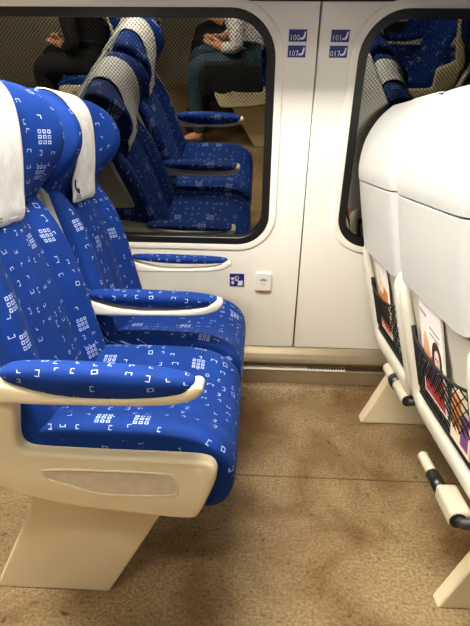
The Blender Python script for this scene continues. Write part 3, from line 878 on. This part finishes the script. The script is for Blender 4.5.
def person(loc, label, top_mat, leg_mat, hair_mat):
    root = empty('person', loc, label, 'person'); root.rotation_euler = (0, 0, PI)
    # local frame: x forward, origin on the floor below the hips
    hip = (0, 0, .62); waist = (.025, 0, .75); chest = (.075, 0, .90); sh = (.105, 0, 1.01); nk = (.14, 0, 1.08); hd0 = (.175, 0, 1.15); hd1 = (.195, 0, 1.23); hd2 = (.19, 0, 1.29)
    J = {'hip': hip, 'waist': waist, 'chest': chest, 'sh': sh, 'nk': nk, 'h0': hd0, 'h1': hd1, 'h2': hd2}
    R_ = {'hip': (.10, .13), 'waist': (.09, .115), 'chest': (.095, .125), 'sh': (.062, .062), 'nk': .05, 'h0': .07, 'h1': .088, 'h2': .06}
    tr = [(n, J[n]) for n in ('hip', 'waist', 'chest', 'sh', 'nk', 'h0', 'h1', 'h2')]
    chains = [tr, [('h1', hd1), ('nose', (.295, 0, 1.205))]]; R_['nose'] = .012
    arms = {}; legs = {}
    for s, t in ((1, 'L'), (-1, 'R')):
        el = (.09, s * .205, .745); wr = (.195, s * .085, .70); so = (.105, s * .165, .99)
        kn = (.40, s * .105, .590); an = (.38, s * .11, .10); ha = (.03, s * .095, .61)
        arms[t] = [('sh', sh), ('cl' + t, (.105, s * .095, 1.012)), ('so' + t, so), ('up' + t, (.098, s * .190, .88)), ('el' + t, el), ('wr' + t, wr)]
        palm = (.245, s * .055, .715)
        legs[t] = [('hip', hip), ('ha' + t, ha), ('kn' + t, kn), ('an' + t, an), ('toe' + t, (.51, s * .12, .045))]
        chains += [arms[t] + [('pa' + t, palm)], legs[t]]
        for k, (n_, dy, ln) in enumerate((('i', .022, .060), ('m', .008, .068), ('r', -.006, .062), ('p', -.020, .050))):
            b0 = (.275, palm[1] + dy * s, .720); b1 = (.275 + ln * .5, palm[1] + dy * s - .010 * s, .732); b2 = (.275 + ln * .75, palm[1] + dy * s - .026 * s, .732)
            chains.append([('pa' + t, palm), ('f0' + n_ + t, b0), ('f1' + n_ + t, b1), ('f2' + n_ + t, b2)])
            for q in '012': R_['f' + q + n_ + t] = .0088
        chains.append([('wr' + t, wr), ('t0' + t, (.235, s * .04, .735)), ('t1' + t, (.265, s * .018, .750))])
        R_['t0' + t] = .012; R_['t1' + t] = .009
        R_.update({'cl' + t: .058, 'up' + t: .046, 'so' + t: .054, 'el' + t: .042, 'wr' + t: .028, 'pa' + t: (.030, .020), 'ha' + t: .085, 'kn' + t: .060, 'an' + t: .042, 'toe' + t: .034})
    Rb = {k: (v if k[0] in 'fthnpw' and k not in ('hip', 'waist') else tuple(q * .82 for q in v) if isinstance(v, tuple) else v * .85) for k, v in R_.items()}
    body = skin('body', chains, Rb, 'skin', root)
    body.data.materials.append(MATS[top_mat])            # undershirt under the top
    for p_ in body.data.polygons:
        c_ = p_.center
        if .6 < c_.z < 1.0 and c_.x < .16: p_.material_index = 1
    g = lambda f: {k: (v * f if isinstance(v, (int, float)) else (v[0] * f, v[1] * f)) for k, v in R_.items()}
    RT = g(1.14); RT.update({'wrL': .038, 'wrR': .038, 'nk': .058})
    skin('top', [[(n, J[n]) for n in ('hip', 'waist', 'chest', 'sh')], arms['L'], arms['R']], RT, top_mat, root)
    RL = g(1.15)
    skin('trousers', [legs['L'][:4], legs['R'][:4]], RL, leg_mat, root)
    for t in 'LR':
        an, toe = legs[t][3][1], legs[t][4][1]
        skin('shoe', [[('a', (an[0] - .05, an[1], .05)), ('b', (an[0] + .03, an[1], .055)), ('c', (toe[0] + .02, toe[1], .042))]], {'a': .048, 'b': .05, 'c': .038}, 'shoe_leather', root)
    # hair, eyes, mouth, ears
    bm = bmesh.new(); bmesh.ops.create_uvsphere(bm, u_segments=20, v_segments=14, radius=.112)
    bmesh.ops.delete(bm, geom=[v_ for v_ in bm.verts if v_.co.z < -.085 or (v_.co.x > .035 and v_.co.z < .045)], context='VERTS')
    bmesh.ops.translate(bm, verts=bm.verts[:], vec=(.18, 0, 1.225))
    h = obj('hair', bm, hair_mat, root); h.modifiers.new('thickness', 'SOLIDIFY').thickness = .012
    for s in (1, -1):
        bm = bmesh.new(); bmesh.ops.create_uvsphere(bm, u_segments=10, v_segments=8, radius=.010); bmesh.ops.translate(bm, verts=bm.verts[:], vec=(.263, s * .030, 1.228)); e_ = obj('eye', bm, 'eye_white', root)
        bm = bmesh.new(); bmesh.ops.create_uvsphere(bm, u_segments=8, v_segments=6, radius=.0055); bmesh.ops.translate(bm, verts=bm.verts[:], vec=(.269, s * .030, 1.226)); obj('iris', bm, 'ink_black', e_)
        bm = bmesh.new(); bmesh.ops.create_uvsphere(bm, u_segments=10, v_segments=8, radius=.022); bmesh.ops.scale(bm, verts=bm.verts[:], vec=(.9, .4, 1.3)); bmesh.ops.translate(bm, verts=bm.verts[:], vec=(.195, s * .092, 1.21)); obj('ear', bm, 'skin', root)
    bm = bmesh.new(); bmesh.ops.create_uvsphere(bm, u_segments=12, v_segments=8, radius=.02); bmesh.ops.scale(bm, verts=bm.verts[:], vec=(.4, 1.1, .35)); bmesh.ops.translate(bm, verts=bm.verts[:], vec=(.272, 0, 1.165)); obj('mouth', bm, 'lip', root)
    # what the hands hold
    return root
def phone(loc, label):
    bm = B(-.008, .008, -.038, .038, -.075, .075)
    o = obj('phone', bm, 'screen_glass', bevel=.004, smooth=False); o.location = loc; o.rotation_euler = (0, .7, 0)
    tag(o, label, 'phone'); return o
HX = -.065
person((HX - .02, -.705, 0), 'person in black clothes behind the one in a printed white top', 'black_cloth', 'black_cloth', 'hair_brown')
person((HX, -.22, 0), 'person in a printed white top and blue jeans seated across the aisle', 'printed_blouse', 'denim', 'hair_brown')
person((HX - ROW, -.22, 0), 'person in black clothes seated across the aisle, left in the reflection', 'black_cloth', 'black_cloth', 'hair_brown')

# bundled coat on the aisle edge of the seat
org = Vector((-.19, .005, .47))
bm = bmesh.new(); bmesh.ops.create_cube(bm, size=1)
bmesh.ops.subdivide_edges(bm, edges=bm.edges[:], cuts=5, use_grid_fill=True)
rc = random.Random(3)
for v in bm.verts:
    x, y, z = v.co
    k_ = .75 + .5 * (z + .5)
    v.co = Vector((org.x + x * .40 * (1 - .15 * z), org.y + .012 + y * .050 * k_ + .012 * math.sin(x * 17 + z * 5), org.z + .10 + z * .20 * (1 - .5 * abs(x) ** 2) + .012 * math.sin(x * 11)))
    v.co += Vector((rc.uniform(-1, 1), rc.uniform(-.6, .6), rc.uniform(-1, 1))) * .006
croot = empty('coat', org, 'black coat bundled over the aisle edge of the seat across the aisle', 'coat')
obj('coat_body', bm, 'black_cloth', croot, org=org, subsurf=2)
bm = bmesh.new(); tube(bm, [(-.36, .02, .64), (-.39, .02, .57), (-.385, .022, .49), (-.37, .02, .44)], [.030, .036, .034, .028], 12)
obj('sleeve', bm, 'black_cloth', croot, org=org, subsurf=1)

# ------------------------------------------------------------------ ceiling lamps and an added fill row
def lamp(x, y, w, l, label):
    root = empty('ceiling_light', (x, y, ZC), label, 'ceiling light', 'ceiling lights')
    org = (x, y, ZC)
    obj('housing', B(x - l / 2 - .02, x + l / 2 + .02, y - w / 2 - .02, y + w / 2 + .02, ZC - .012, ZC - .001), 'white_plastic', root, org=org, smooth=False)
    obj('diffuser', B(x - l / 2, x + l / 2, y - w / 2, y + w / 2, ZC - .022, ZC - .010), 'lamp_diffuser', root, org=org, smooth=False)
for x in (-1.45, -.30):
    lamp(x, .74, .30, .8, 'broad white ceiling light above the edge of the aisle')
for x in (-1.45, -.30):
    lamp(x, -.35, .045, .8, 'narrow fill light added above the seats across the aisle')  # dim unseen row added as fill for the sides facing the aisle

# ------------------------------------------------------------------ camera, world, view
cam = bpy.data.cameras.new('camera'); co = bpy.data.objects.new('camera', cam); COL.objects.link(co); S.camera = co
pitch, yaw, roll = math.radians(18.99), math.radians(2.302), math.radians(.851)
f = Vector((-math.sin(yaw) * math.cos(pitch), math.cos(yaw) * math.cos(pitch), -math.sin(pitch)))
rt = Vector((math.cos(yaw), math.sin(yaw), 0)); up = rt.cross(f)
r2 = rt * math.cos(roll) + up * math.sin(roll); u2 = -rt * math.sin(roll) + up * math.cos(roll)
co.matrix_world = Matrix(((r2.x, u2.x, -f.x, 0), (r2.y, u2.y, -f.y, 0), (r2.z, u2.z, -f.z, 1.08), (0, 0, 0, 1)))
cam.sensor_fit = 'VERTICAL'; cam.sensor_height = 24; cam.lens = 24 * 498 / 626; cam.clip_start = .01
w = bpy.data.worlds.new('world'); S.world = w; w.use_nodes = True
w.node_tree.nodes['Background'].inputs[0].default_value = (.02, .02, .022, 1)
S.view_settings.view_transform = 'Standard'; S.view_settings.look = 'None'
S.view_settings.gamma = 1; S.view_settings.exposure = 1.05
